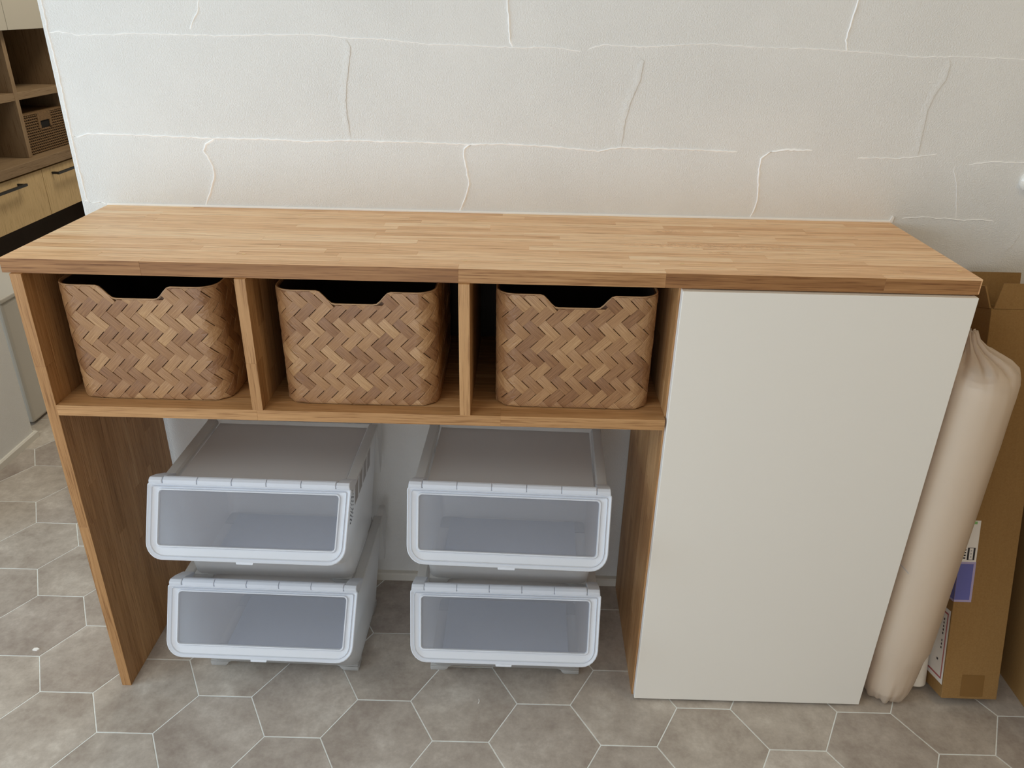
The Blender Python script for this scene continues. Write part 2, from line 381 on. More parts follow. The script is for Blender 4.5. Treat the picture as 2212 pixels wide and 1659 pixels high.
# room shell
struct(MB().box(-2.6, 2.95, -3.4, 2.95, 2.4, 2.45).build('ceiling', 'ceiling_white'))
struct(MB().box(2.9, 2.95, -3.4, 2.95, -0.02, 2.42).build('wall_right', 'wall_warm'))
mb = MB(); mb.box(-2.55, 2.9, -3.4, -3.35, -0.02, 0.06).box(-2.55, 2.9, -3.4, -3.35, 1.40, 2.42).box(-2.55, -1.6, -3.4, -3.35, 0.06, 1.40).box(1.1, 2.9, -3.4, -3.35, 0.06, 1.40)
struct(mb.build('wall_front', 'wall_warm'))
mb = MB(); mb.box(-2.6, -2.55, -3.4, 2.95, -0.02, 0.25).box(-2.6, -2.55, -3.4, 2.95, 2.25, 2.42).box(-2.6, -2.55, -3.4, -2.95, 0.25, 2.25).box(-2.6, -2.55, -0.55, 2.95, 0.25, 2.25)
struct(mb.build('wall_west', 'paint_white'))
struct(MB().box(-2.55, 2.9, 2.9, 2.95, -0.02, 2.42).build('wall_far', 'paint_white'))
for nm, fr, gl in (('window_1', [(-2.6, -2.54, -2.95, -2.89, 0.25, 2.25), (-2.6, -2.54, -0.61, -0.55, 0.25, 2.25), (-2.6, -2.54, -1.78, -1.72, 0.25, 2.25), (-2.6, -2.54, -2.95, -0.55, 0.25, 0.31), (-2.6, -2.54, -2.95, -0.55, 2.19, 2.25)], (-2.578, -2.572, -2.9, -0.6, 0.3, 2.2)),
                   ('window_2', [(-1.6, -1.54, -3.4, -3.34, 0.06, 1.40), (1.04, 1.1, -3.4, -3.34, 0.06, 1.40), (-0.28, -0.22, -3.4, -3.34, 0.06, 1.40), (-1.6, 1.1, -3.4, -3.34, 0.06, 0.12), (-1.6, 1.1, -3.4, -3.34, 1.34, 1.40)], (-1.55, 1.05, -3.378, -3.372, 0.1, 1.36))):
    mb = MB()
    for b in fr: mb.box(*b)
    w = struct(mb.build(nm, 'cupboard_white')); MB().box(*gl).build('window_pane', 'window_glass', w)

# ------------------------------------------------------------------ worktop
H, TW, WW, DD = 1.0, 0.026, 1.6858, 0.3904
rng = random.Random(11)
wt = thing('worktop', 'long butcher block worktop of glued oak staves along the white plaster wall', 'worktop', (0, 0, H - TW))
MB().box(0.002, WW - 0.012, -DD + 0.012, -0.002, 0.002, TW - 0.002).build('core', 'wood_x', wt)
def front_corner(r, n, p, q, e, parent):
    if r != 0 or q < WW - 1e-4: return False
    (x0, x1), (y0, y1), (z0, z1) = e; R = 0.008
    poly = [(x0, y0), (x1 - R, y0)] + [(x1 - R + R * sin(t * pi / 8), y0 + R - R * cos(t * pi / 8)) for t in range(1, 4)] + [(x1, y0 + R), (x1, y1), (x0, y1)]
    edge_material(MB().prism(poly, z0, z1).build('stave', 'wood_x', parent, bevel=0.0004), 'wood_edge'); return True
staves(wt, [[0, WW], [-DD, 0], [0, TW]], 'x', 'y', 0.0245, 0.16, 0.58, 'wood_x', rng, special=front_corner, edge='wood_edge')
for x, y in [(0.405, -0.334), (0.798, -0.06), (0.799, -0.345), (1.183, -0.334), (1.381, -0.297), (1.668, -0.338), (0.43, -0.05)]:
    cyl(MB(), (x, y), 0.0042, TW - 0.0002, TW + 0.0004, 12).build('filler_dot', 'putty', wt)
MB().loft([[(1.185, -0.3375, TW - 0.0002), (1.185, -0.335, TW - 0.0002), (1.185, -0.3363, TW + 0.0004)], [(1.272, -0.331, TW - 0.0002), (1.272, -0.3285, TW - 0.0002), (1.272, -0.33, TW + 0.0004)]], True, True, True).build('filler_streak', 'putty', wt)

t = NT('chalk_scuff'); t.n.remove(t.p)
v = t.coords('Object', (60, 260, 1), rand=False); g_ = t.coords('Generated', (1, 1, 1), rand=False)
sx_ = t.add('ShaderNodeSeparateXYZ'); t.link(g_, sx_.inputs[0])
fade = t.math('MULTIPLY', t.math('MULTIPLY', sx_.outputs[0], t.math('SUBTRACT', 1.0, sx_.outputs[0])), t.math('MULTIPLY', sx_.outputs[1], t.math('SUBTRACT', 1.0, sx_.outputs[1])))
msk = t.ramp(t.noise(v, 1.0, 4, 0.7), [(0.46, (0, 0, 0, 1)), (0.66, (1, 1, 1, 1))])
mxs = t.add('ShaderNodeMixShader'); tr_ = t.add('ShaderNodeBsdfTransparent'); df_ = t.add('ShaderNodeBsdfDiffuse', i_Color=lin((238, 208, 172)))
t.link(t.math('MULTIPLY', t.math('MULTIPLY', fade, 13.0), msk), mxs.inputs[0]); t.link(tr_.outputs[0], mxs.inputs[1]); t.link(df_.outputs[0], mxs.inputs[2]); t.link(mxs.outputs[0], t.out.inputs[0])
MATS['chalk_scuff'] = t.m
for x0, x1, y0, y1 in ((1.06, 1.44, -0.238, -0.198), (1.15, 1.23, -0.128, -0.104), (1.24, 1.29, -0.272, -0.25)):
    MB().quad((x0, y0, TW + 0.0002), (x1, y0, TW + 0.0002), (x1, y1, TW + 0.0002), (x0, y1, TW + 0.0002)).build('chalk_scuff', 'chalk_scuff', wt)

# ------------------------------------------------------------------ shelf unit under the worktop
ZS, TS = 0.7187, 0.0215
su = thing('shelf_unit', 'open oak shelf unit with a full-height left side and two dividers holding bamboo baskets', 'shelf', (0.015, 0, 0))
def board(name, ext, grain, across, width, lmin, lmax, mat, rng):
    e = [[a + 0.0012, b - 0.0012] for a, b in ext]
    b = MB().box(*e[0], *e[1], *e[2]).build(name, mat, su)
    staves(b, ext, grain, across, width, lmin, lmax, mat, rng); return b
OX = 0.015
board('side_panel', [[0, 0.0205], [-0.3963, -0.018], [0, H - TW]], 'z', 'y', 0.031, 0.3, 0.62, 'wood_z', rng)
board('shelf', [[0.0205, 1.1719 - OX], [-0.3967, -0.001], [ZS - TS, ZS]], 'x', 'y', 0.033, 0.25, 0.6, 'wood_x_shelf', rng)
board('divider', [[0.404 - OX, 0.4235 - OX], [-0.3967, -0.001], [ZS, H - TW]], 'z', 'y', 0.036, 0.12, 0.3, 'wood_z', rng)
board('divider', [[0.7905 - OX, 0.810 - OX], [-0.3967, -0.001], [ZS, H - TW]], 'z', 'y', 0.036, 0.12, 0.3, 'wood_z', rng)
MB().box(0.0205, 1.1719 - OX, -0.012, -0.002, ZS, H - TW).build('back_panel', 'shaded_back', su)

# ------------------------------------------------------------------ base cabinet with the white door
bc = thing('base_cabinet', 'base cabinet with a plain handleless white door and an oak side panel', 'cabinet', (1.172, 0, 0))
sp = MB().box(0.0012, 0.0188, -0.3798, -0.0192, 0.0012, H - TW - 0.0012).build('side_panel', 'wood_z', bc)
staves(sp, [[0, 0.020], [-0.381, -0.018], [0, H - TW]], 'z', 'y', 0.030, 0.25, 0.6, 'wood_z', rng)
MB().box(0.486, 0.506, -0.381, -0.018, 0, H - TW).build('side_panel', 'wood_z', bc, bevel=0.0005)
MB().box(0.020, 0.486, -0.370, -0.018, 0.05, 0.068).build('bottom_panel', 'wood_x_shelf', bc)
MB().box(0.020, 0.486, -0.30, -0.285, 0.0, 0.05).build('plinth', 'dark_wood', bc)
MB().box(0.0037, 0.5072, -0.3995, -0.3815, 0.0073, 0.9715).build('door', 'door_white', bc, bevel=0.0008, seg=2)
MB().box(0.0033, 0.0038, -0.3985, -0.3825, 0.0085, 0.9705).build('door_lit_edge', 'door_lit_white', bc)['label'] = 'left edge of the door, window light painted as brighter white'

# ------------------------------------------------------------------ bamboo baskets
BW0, BW1, BD, BH, BR = 0.2895, 0.2915, 0.300, 0.226, 0.036
def per_len(): return 2 * (BW1 - 2 * BR) + 2 * (BD - 2 * BR) + 2 * pi * BR
PL = per_len()
def per(u, v, h=0.0):
    """point on the basket wall: u runs along the outline from the middle of the back, v is the height, h the outward offset"""
    k = BW0 / BW1 + (1 - BW0 / BW1) * max(0, min(1, v / BH))
    hx_, hy_ = BW1 / 2, BD / 2
    u = u % PL
    segs = [(hx_ - BR, 'l', (0, hy_), (-1, 0), (0, 1)), (pi * BR / 2, 'c', (-hx_ + BR, hy_ - BR), pi / 2, None), (BD - 2 * BR, 'l', (-hx_, hy_ - BR), (0, -1), (-1, 0)),
            (pi * BR / 2, 'c', (-hx_ + BR, -hy_ + BR), pi, None), (BW1 - 2 * BR, 'l', (-hx_ + BR, -hy_), (1, 0), (0, -1)), (pi * BR / 2, 'c', (hx_ - BR, -hy_ + BR), 1.5 * pi, None),
            (BD - 2 * BR, 'l', (hx_, -hy_ + BR), (0, 1), (1, 0)), (pi * BR / 2, 'c', (hx_ - BR, hy_ - BR), 0, None), (hx_ - BR + 1e-6, 'l', (hx_ - BR, hy_), (-1, 0), (0, 1))]
    for L, kind, p, d, nrm in segs:
        if u <= L:
            if kind == 'l': x, y, n = p[0] + d[0] * u, p[1] + d[1] * u, nrm
            else:
                a = d + u / BR; n = (cos(a), sin(a)); x, y = p[0] + BR * n[0], p[1] + BR * n[1]
            return ((x + n[0] * h) * k, (y + n[1] * h) * k, v)
        u -= L
    return (0, hy_ * k, v)
UF = BW1 / 2 - BR + pi * BR / 2 + BD - 2 * BR + pi * BR / 2 + (BW1 - 2 * BR) / 2      # middle of the front
def top(u):
    d = abs(u - UF); db = min(u % PL, PL - u % PL)
    d = min(d, db)
    if d < 0.036: return BH - 0.024
    if d < 0.066:
        t = (d - 0.036) / 0.030; return BH - 0.024 * (1 - (t * t * (3 - 2 * t)))
    return BH
def clip(poly, a, b, c):       # keep a*u + b*v <= c
    out = []
    for i in range(len(poly)):
        p, q = poly[i], poly[(i + 1) % len(poly)]
        dp, dq = a * p[0] + b * p[1] - c, a * q[0] + b * q[1] - c
        if dp <= 0: out.append(p)
        if dp * dq < 0:
            t = dp / (dp - dq); out.append((p[0] + (q[0] - p[0]) * t, p[1] + (q[1] - p[1]) * t))
    return out
A = 0.0193
bk = thing('bamboo_basket', 'bamboo basket in the left compartment, next to the left side panel', 'basket', (0, 0, 0), group='woven bamboo baskets in the shelf unit')
# shell
N = 168
us = [PL * i / N for i in range(N)]
mb = MB()
rings = []
for v in (0.0, 0.003, 0.06, 0.12, 0.17):
    rings.append([per(u, v + 0.0, -0.005 if v == 0 else -0.0034) for u in us])
rings.append([per(u, top(u) - 0.003, -0.0034) for u in us]); rings.append([per(u, top(u) - 0.003, -0.0052) for u in us])
for v in (0.17, 0.06, 0.004): rings.append([per(u, v, -0.0052) for u in us])
mb.loft(rings, True, True, True)
body = mb.build('basket_wall', 'bamboo_base', bk)
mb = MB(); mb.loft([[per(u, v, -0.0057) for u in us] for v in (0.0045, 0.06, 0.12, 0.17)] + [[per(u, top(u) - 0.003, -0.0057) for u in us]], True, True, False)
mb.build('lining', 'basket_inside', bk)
mb = MB(); mb.loft([[per(u, top(u) - 0.004, -0.0024) for u in us], [per(u, top(u) + 0.0006, -0.0018) for u in us], [per(u, top(u) + 0.0006, 0.0006) for u in us], [per(u, top(u) - 0.0010, 0.0011) for u in us], [per(u, top(u) - 0.0010, -0.001) for u in us]], True)
mb.build('rim', 'bamboo_rim', bk)
# woven strips
rng = random.Random(5)
cells = []
K = 64
for i in range(-K, 2 * K):
    for j in range(-K, 2 * K):
        if (i + j) % 4 == 0: pq = ((i, i + 2), (j, j + 1)); along = 0
        elif (i + j) % 4 == 2: pq = ((i, i + 1), (j, j + 2)); along = 1
        else: continue
        (p0, p1), (q0, q1) = pq
        g = 0.022
        if along == 0: p0 -= 0.10; p1 += 0.10
        else: q0 -= 0.10; q1 += 0.10
        p0 += g; p1 -= g; q0 += g; q1 -= g
        cu, cv = ((p0 + p1) - (q0 + q1)) / 2 * A / sqrt(2), ((p0 + p1) + (q0 + q1)) / 2 * A / sqrt(2)
        if not (0 <= cu < PL and -0.02 < cv < BH + 0.02): continue
        # ring of edge points with a subdivision in the long direction
        e = []
        nl = 4 if along == 0 else 2; ns = 4 if along == 1 else 2
        for t in range(nl): e.append((p0 + (p1 - p0) * t / nl, q0))
        for t in range(ns): e.append((p1, q0 + (q1 - q0) * t / ns))
        for t in range(nl): e.append((p1 + (p0 - p1) * t / nl, q1))
        for t in range(ns): e.append((p0, q1 + (q0 - q1) * t / ns))
        poly = [((p - q) * A / sqrt(2), (p + q) * A / sqrt(2)) for p, q in e]
        poly = clip(poly, 0, -1, -0.0012)
        if len(poly) < 3: continue
        tu = top(cu); du = 0.004; sl = (top(cu + du) - top(cu - du)) / (2 * du)
        dd = abs(cu - UF); sg = 1 if cu > UF else -1
        db_ = min(cu, PL - cu)
        if db_ < dd: dd = db_; sg = 1 if cu < PL / 2 else -1
        uc = cu - sg * dd
        if 0.044 < dd < 0.10: poly = clip(poly, -1.2 * sg, 1, BH - 0.0125 - 1.2 * 0.051 - 1.2 * sg * uc)
        elif dd < 0.033: poly = clip(poly, 0, 1, BH - 0.0252)
        else: poly = clip(poly, -sl, 1, tu - 0.0012 - sl * cu)
        poly = clip(poly, 0, 1, BH - 0.0012) if len(poly) > 2 else poly
        if len(poly) < 3: continue
        c0 = (sum(p[0] for p in poly) / len(poly), sum(p[1] for p in poly) / len(poly))
        ext_ = max(abs(p[0] - c0[0]) + abs(p[1] - c0[1]) for p in poly)
        if ext_ < 0.005: continue
        cells.append((cu, cv, along, poly, c0))
cells.sort(key=lambda c: abs(c[0] - UF))
def cell_geo(cell, verts, faces, uvs):
    cu, cv, along, poly, c0 = cell
    d = (1 / sqrt(2), 1 / sqrt(2)) if along == 0 else (-1 / sqrt(2), 1 / sqrt(2))
    n_ = (-d[1], d[0]); L = A
    tilt = rng.uniform(-0.0003, 0.0003); hb = 0.0017 + rng.uniform(-0.0002, 0.0002)
    def hgt(p):
        s = ((p[0] - cu) * d[0] + (p[1] - cv) * d[1]) / L
        return max(0.0006, hb - 0.0008 * min(1.2, abs(s)) ** 2 + tilt * s)
    b = len(verts); n = len(poly)
    ring0 = [per(p[0], p[1], -0.0011) for p in poly]
    ins = [(p[0] + (c0[0] - p[0]) * 0.045, p[1] + (c0[1] - p[1]) * 0.045) for p in poly]
    ring1 = [per(p[0], max(0.0004, p[1]), hgt(p)) for p in ins]
    mid = [(p[0] + (c0[0] - p[0]) * 0.5, p[1] + (c0[1] - p[1]) * 0.5) for p in poly]
    ring2 = [per(p[0], p[1], hgt(p)) for p in mid]
    verts += ring0 + ring1 + ring2 + [per(c0[0], c0[1], hgt(c0))]
    def uv(p): return ((p[0] - cu) * d[0] + (p[1] - cv) * d[1], (p[0] - cu) * n_[0] + (p[1] - cv) * n_[1])
    pu = [uv(p) for p in poly] + [uv(p) for p in ins] + [uv(p) for p in mid] + [uv(c0)]
    for i in range(n):
        j = (i + 1) % n
        for f in ((i, j, n + j, n + i), (n + i, n + j, 2 * n + j, 2 * n + i), (2 * n + i, 2 * n + j, 3 * n)):
            faces.append(tuple(b + k for k in f)); uvs += [pu[k] for k in f]
def strip_mesh(cs):
    v, f, uv = [], [], []
    for c in cs: cell_geo(c, v, f, uv)
    me = bpy.data.meshes.new('bamboo_strip'); me.from_pydata(v, [], f); lay = me.uv_layers.new(name='UVMap')
    for k, q in enumerate(uv): lay.data[k].uv = q
    me.materials.append(MATS['bamboo']); me.update(); return me
for c in cells[:288]: put('bamboo_strip', strip_mesh([c]), body)
o = put('woven_strips', strip_mesh(cells[288:]), body); o['kind'] = 'stuff'

def dup_tree(o, parent=None, swap=False):
    c = o.copy(); COL.objects.link(c); c.parent = parent
    for ch in list(o.children): dup_tree(ch, c)
    return c
b2 = dup_tree(bk); b3 = dup_tree(bk)
for b, x, y, rz, lab in ((bk, 0.2075, -0.213, 0.0, None), (b2, 0.6015, -0.215, 0.0, 'bamboo basket in the middle compartment, between the two dividers'), (b3, 1.001, -0.208, -0.004, 'bamboo basket in the right compartment, beside the white cabinet door')):
    b.location = (x, y, ZS + 0.0002); b.rotation_euler = (0, 0, rz)
    if lab: b['label'] = lab

# ------------------------------------------------------------------ translucent flap boxes
def ring_pts(hw, t0, t1, rt_, rb, n=6):
    """closed outline in (s,t), t grows downward; counter-clockwise seen from the front"""
    out = []
    for cx, ct, r, a0 in ((-hw, t0, rt_, pi), (hw, t0, rt_, 1.5 * pi), (hw, t1, rb, 0), (-hw, t1, rb, 0.5 * pi)):
        ccx = cx + (r if cx < 0 else -r); cct = ct + (r if ct == t0 else -r)
        for i in range(n + 1):
            a = a0 + (pi / 2) * i / n
            out.append((ccx + r * cos(a), cct + r * sin(a)))
    return out
def make_flap_box(label):
    t = thing('flap_box', label, 'storage box', group='stacked translucent flap boxes')
    # local: x centre, y = 0 at the hinge line, z = 0 under the feet
    ft, fb = Vector((0, 0.0, 0.2845)), Vector((0, -0.0755, 0.156))
    dn = (fb - ft); L = dn.length; dn.normalize(); nrm = Vector((0, dn.z, -dn.y)).normalized()
    if nrm.y > 0: nrm = -nrm
    def fp(s, tt, h): p = ft + dn * tt + nrm * h; return (s * (1 - 0.03 * tt / L), p.y, p.z)
    def fr(hw, t0, t1, r0, r1, h): return [fp(s, tt, h) for s, tt in ring_pts(hw, t0, t1, r0, r1)]
    # tub
    def hw(z): return 0.1735 + (0.1975 - 0.1735) * (z - 0.012) / 0.27
    yb = 0.296
    def tub_ring(z, y0, y1, r, n=5):
        w = hw(z); out = []
        for cx, cyy, a0 in ((-w + r, y0 + r, pi), (w - r, y0 + r, 1.5 * pi), (w - r, y1 - r, 0), (-w + r, y1 - r, 0.5 * pi)):
            for i in range(n + 1):
                a = a0 + pi / 2 * i / n; out.append((cx + r * cos(a), cyy + r * sin(a), z))
        return out
    lv = [(0.015, 0.056, yb - 0.018, 0.020), (0.017, 0.051, yb - 0.012, 0.022), (0.050, 0.046, yb - 0.010, 0.022), (0.088, 0.022, yb - 0.008, 0.020), (0.120, -0.028, yb - 0.006, 0.016), (0.150, -0.064, yb - 0.004, 0.012), (0.152, -0.066, yb - 0.004, 0.012), (0.262, -0.004, yb, 0.008), (0.266, -0.0015, yb, 0.008)]
    rr = [tub_ring(*q) for q in lv]; nr = len(rr[0])
    mb = MB(); mb.loft(rr, True, True, False)
    open_ = {(5, k) for k in ()}
    faces = []
    for fi, f in enumerate(mb.f):
        k, i = divmod(fi, nr)
        if k >= 6 and k < len(rr) - 1 and i == 5: continue        # the front above the lip is closed by the flap
        faces.append(f)
    mb.f = faces
    me = mb.mesh('tub', 'plastic_body', smooth=True); put('tub', me, t)
    for sx in (-1, 1):
        for yy in (0.050, yb - 0.060):
            cx = sx * 0.152; rr = []
            for q, e, y0 in ((0.0, 0.0165, 0.0025), (0.006, 0.0200, 0.0004), (0.014, 0.0215, 0.0), (0.0175, 0.027, 0.0008)):
                rr.append([(cx - sx * (e - 0.0215) + a * e * 1.0, yy - 0.0005 + y0 + (0.0 if b < 0 else 0.042), q) for a, b in ((-1, -1), (1, -1), (1, 1), (-1, 1))])
            MB().loft(rr, True, True, True).build('foot', 'plastic_body', t, bevel=0.0022, seg=2, smooth=True)
    MB().box(-0.150, 0.150, 0.066, yb - 0.026, 0.0186, 0.0204).build('floor_panel', 'plastic_floor', t)
    # lid: clear middle between frosted side rails
    MB().box(-0.172, 0.172, 0.030, yb, 0.2545, 0.2565).build('lid', 'plastic_top', t)
    for sx in (-1, 1):
        MB().loft([[(sx * a, y, b) for a, b in ((0.176, 0.2545), (0.176, 0.262), (0.179, 0.2665), (0.1975, 0.2665), (0.1985, 0.262))] for y in (0.022, yb)], True, True, True).build('lid_edge', 'plastic_body', t)
        MB().loft([[(sx * 0.1735, y, za), (sx * 0.1735, y, zb), (sx * 0.1995, y, zb), (sx * 0.2005, y, za)] for y, za, zb in ((-0.003, 0.2855, 0.2925), (0.004, 0.2805, 0.2965), (0.026, 0.266, 0.288), (0.060, 0.2655, 0.2700))], True, True, True).build('hinge_block', 'plastic_frame', t, bevel=0.001)
    bar = MB().loft([[(x, -0.001, 0.2865), (x, 0.001, 0.2925), (x, 0.010, 0.2950), (x, 0.022, 0.2875), (x, 0.030, 0.268), (x, 0.029, 0.256), (x, 0.026, 0.256), (x, 0.018, 0.281)] for x in (-0.173, 0.173)], True, True, True).build('hinge_bar', 'plastic_frame', t)
    for i in range(5):
        a = -0.1725 + 0.069 * i
        MB().loft([[(x, -0.0035, 0.2850), (x, -0.0025, 0.2935), (x, 0.004, 0.2965), (x, 0.009, 0.2965), (x, 0.004, 0.2925), (x, 0.0005, 0.2850)] for x in (a + 0.0009, a + 0.0681)], True, True, True).build('hinge_segment', 'plastic_frame', bar, bevel=0.0005)
    # ears behind the rear corners
    for sx in (-1, 1):
        pr_ = [(yb - 0.012, 0.262), (yb + 0.020, 0.276), (yb + 0.038, 0.272), (yb + 0.046, 0.252), (yb + 0.040, 0.222), (yb + 0.010, 0.150), (yb - 0.012, 0.140)]
        MB().loft([[(x, y, z) for y, z in pr_] for x in sorted((sx * 0.1845, sx * 0.1990))], True, True, True).build('rear_ear', 'plastic_body', t, bevel=0.0015, seg=2)
    # flap
    HW, R = 0.2025, 0.034
    rings = [fr(HW - 0.004, 0.004, L - 0.004, 0.003, R - 0.003, -0.006), fr(HW, 0.0, L, 0.004, R, -0.005), fr(HW, 0.0, L, 0.004, R, 0.0030), fr(HW - 0.0015, 0.0012, L - 0.0015, 0.004, R - 0.001, 0.0040), fr(HW - 0.0030, 0.0026, L - 0.0030, 0.004, R - 0.002, 0.0030), fr(HW - 0.0072, 0.0048, L - 0.0064, 0.004, R - 0.005, 0.0004),
             fr(HW - 0.0084, 0.0058, L - 0.0076, 0.004, R - 0.006, 0.0036), fr(HW - 0.0100, 0.0068, L - 0.0090, 0.004, R - 0.007, 0.0012), fr(0.1836, 0.0094, L - 0.0236, 0.009, 0.009, -0.0012), fr(0.1818, 0.0108, L - 0.0255, 0.008, 0.008, 0.0030), fr(0.1796, 0.0126, L - 0.0275, 0.007, 0.007, 0.0030), fr(0.1786, 0.0136, L - 0.0285, 0.006, 0.006, -0.002), fr(0.1786, 0.0136, L - 0.0285, 0.006, 0.006, -0.004)]
    flap = MB().loft(rings, True).build('flap', 'plastic_frame', t)
    MB().loft([fr(0.1788, 0.0134, L - 0.0283, 0.006, 0.006, -0.0035), fr(0.1788, 0.0134, L - 0.0283, 0.006, 0.006, -0.0015)], True, True, True).build('window_pane', 'plastic_clear', flap)
    MB().loft([[fp(-0.018, L - 0.001, 0.003), fp(0.018, L - 0.001, 0.003), fp(0.018, L - 0.001, -0.003), fp(-0.018, L - 0.001, -0.003)], [fp(-0.017, L + 0.004, 0.004), fp(0.017, L + 0.004, 0.004), fp(0.017, L + 0.004, 0.001), fp(-0.017, L + 0.004, 0.001)]], True, True, True).build('finger_tab', 'plastic_frame', flap, bevel=0.0006)
    return t
PITCHZ = 0.2572
fb1 = make_flap_box('translucent flap box on the floor, bottom of the left stack by the oak side panel')
def dup_box(label): c = dup_tree(fb1); c['label'] = label; return c
fb2 = dup_box('translucent flap box on top of the left stack, printed marks on its right side')
fb3 = dup_box('translucent flap box on the floor, bottom of the right stack near the white door')
fb4 = dup_box('translucent flap box on top of the right stack, nearest to the white door')
for o, x, y, z, rz in ((fb1, 0.3670, -0.3850, 0, -0.016), (fb2, 0.3715, -0.3850, PITCHZ, -0.014), (fb3, 0.8815, -0.3790, 0, -0.006), (fb4, 0.8850, -0.3800, PITCHZ, -0.026)):
    o.location = (x, y, z); o.rotation_euler = (0, 0, rz)
# printed pictograms on the right side of the upper left box
rng = random.Random(2)
def sx(z): return 0.1735 + (0.1975 - 0.1735) * (z - 0.012) / 0.27 + 0.0007
for k in range(5):
    y0 = 0.016 + 0.042 * k
    if k == 0:
        mb = MB()
        for r in range(7):
            z = 0.252 - 0.0095 * r
            for q in range(3):
                yy = y0 - 0.004 + q * 0.011 + rng.uniform(-0.001, 0.001); w = rng.uniform(0.004, 0.009); hgt = rng.uniform(0.002, 0.005)
                mb.quad((sx(z), yy, z), (sx(z - 0.003), yy + w, z - 0.003), (sx(z - hgt - 0.003), yy + w, z - hgt - 0.003), (sx(z - hgt), yy, z - hgt))
        mb.build('printed_mark', 'ink', fb2)['label'] = 'dark printed warning text'
    else:
        MB().quad((sx(0.255), y0, 0.255), (sx(0.255), y0 + 0.032, 0.255), (sx(0.206), y0 + 0.032, 0.206), (sx(0.206), y0, 0.206)).build('printed_mark', 'ink_grey', fb2)['label'] = 'grey printed pictogram'

# ------------------------------------------------------------------ wrapped paper rolls
RX, RY, RRAD = 1.7535, -0.350, 0.0645
pr = thing('paper_roll', 'thick white paper roll in crinkled plastic wrap standing against the cabinet', 'paper roll', (RX, RY, 0))
n = 40; MB().loft([[(r * cos(2 * pi * i / n), r * sin(2 * pi * i / n), z) for i in range(n)] for r, z in ((0.026, 0.010), (0.040, 0.022), (0.048, 0.050), (0.052, 0.09), (RRAD - 0.0075, 0.16), (RRAD - 0.0075, 0.80))], True, True, True).build('rolled_paper', 'paper', pr, smooth=False)
mb = MB(); n = 28
mb.loft([[(r * cos(2 * pi * i / n), r * sin(2 * pi * i / n), z) for i in range(n)] for r, z in ((0.028, 0.7995), (0.028, 0.812), (0.022, 0.812), (0.022, 0.7995))], True)
mb.build('core_tube', 'tape', pr); cyl(MB(), (0, 0), 0.022, 0.8004, 0.8012, 24).build('core_hole', 'basket_inside', pr)
rng = random.Random(9)
ph = [rng.uniform(0, 2 * pi) for _ in range(9)]
NW = 96
def wrap_ring(r, z, amp, dx=0, dy=0, zamp=0):
    out = []
    for i in range(NW):
        a = 2 * pi * i / NW
        w = (sin(3 * a + ph[0] + z * 6) * 0.35 + sin(7 * a + ph[1] - z * 9) * 0.35 + sin(13 * a + ph[2] + z * 14) * 0.3 + 0.5 * sin(21 * a + ph[3]) * sin(5 * a + z * 30 + ph[4]))
        rr = r * (1 + amp * w)
        out.append((rr * cos(a) + dx, rr * sin(a) + dy, z + zamp * sin(9 * a + ph[5]) + zamp * 0.6 * sin(17 * a + ph[6])))
    return out
R0 = RRAD
rings = [wrap_ring(0.010, 0.006, 0.3), wrap_ring(0.026, 0.0015, 0.16, zamp=0.0008), wrap_ring(0.038, 0.004, 0.08, zamp=0.002), wrap_ring(0.047, 0.014, 0.06, zamp=0.004), wrap_ring(0.0515, 0.030, 0.045, zamp=0.005), wrap_ring(0.0545, 0.052, 0.03, zamp=0.004), wrap_ring(0.057, 0.085, 0.022, zamp=0.002), wrap_ring(0.060, 0.13, 0.012)]
for z in (0.16, 0.24, 0.32, 0.40, 0.48, 0.55, 0.62, 0.68): rings.append(wrap_ring(R0 + 0.002, z, 0.006))
rings += [wrap_ring(R0 + 0.0015, 0.735, 0.010), wrap_ring(R0 + 0.0015, 0.780, 0.014, zamp=0.001), wrap_ring(R0 + 0.0005, 0.808, 0.02, zamp=0.002), wrap_ring(R0 - 0.004, 0.824, 0.03, -0.001, 0.002, 0.003), wrap_ring(R0 - 0.014, 0.835, 0.05, -0.004, 0.005, 0.003), wrap_ring(0.038, 0.842, 0.08, -0.008, 0.010, 0.004), wrap_ring(0.024, 0.849, 0.14, -0.014, 0.016, 0.004), wrap_ring(0.013, 0.862, 0.25, -0.020, 0.022, 0.005), wrap_ring(0.011, 0.878, 0.3, -0.024, 0.027, 0.004), wrap_ring(0.005, 0.881, 0.3, -0.024, 0.027, 0.002)]
MB().loft(rings, True, True, True).build('plastic_wrap', 'wrap', pr, smooth=True)
o = MB().loft([[(0.0 + d, 0, 0) for d in (0,)] * 3] * 2).v
mb = MB()
for i in range(8):
    a0, a1 = -2.80 + 0.05 * i, -2.80 + 0.05 * (i + 1)
    for (aa, bb) in ((a0, a1),):
        z0, z1 = 0.384 - 0.0045 * (i / 8) ** 2 * 2, 0.384 - 0.0045 * ((i + 1) / 8) ** 2 * 2
        q = 0.0672
        mb.quad((q * cos(aa), q * sin(aa), z0), (q * cos(bb), q * sin(bb), z1), (q * cos(bb), q * sin(bb), z1 + 0.0022), (q * cos(aa), q * sin(aa), z0 + 0.0022))
mb.build('pen_mark', 'ink_grey', pr)
sr = thing('paper_tube', 'slim white paper tube standing between the big wrapped roll and the tall carton', 'paper roll', (1.8335, -0.326, 0.006), (-0.28, 0.0, 0))
mb = MB(); n = 28; mb.loft([[(r * cos(2 * pi * i / n), r * sin(2 * pi * i / n), z) for i in range(n)] for r, z in ((0.0225, 0.003), (0.0245, 0.0), (0.0255, 0.003), (0.0255, 0.42), (0.0235, 0.42), (0.0225, 0.40))], True)
mb.build('rolled_sheet', 'paper', sr, smooth=True)
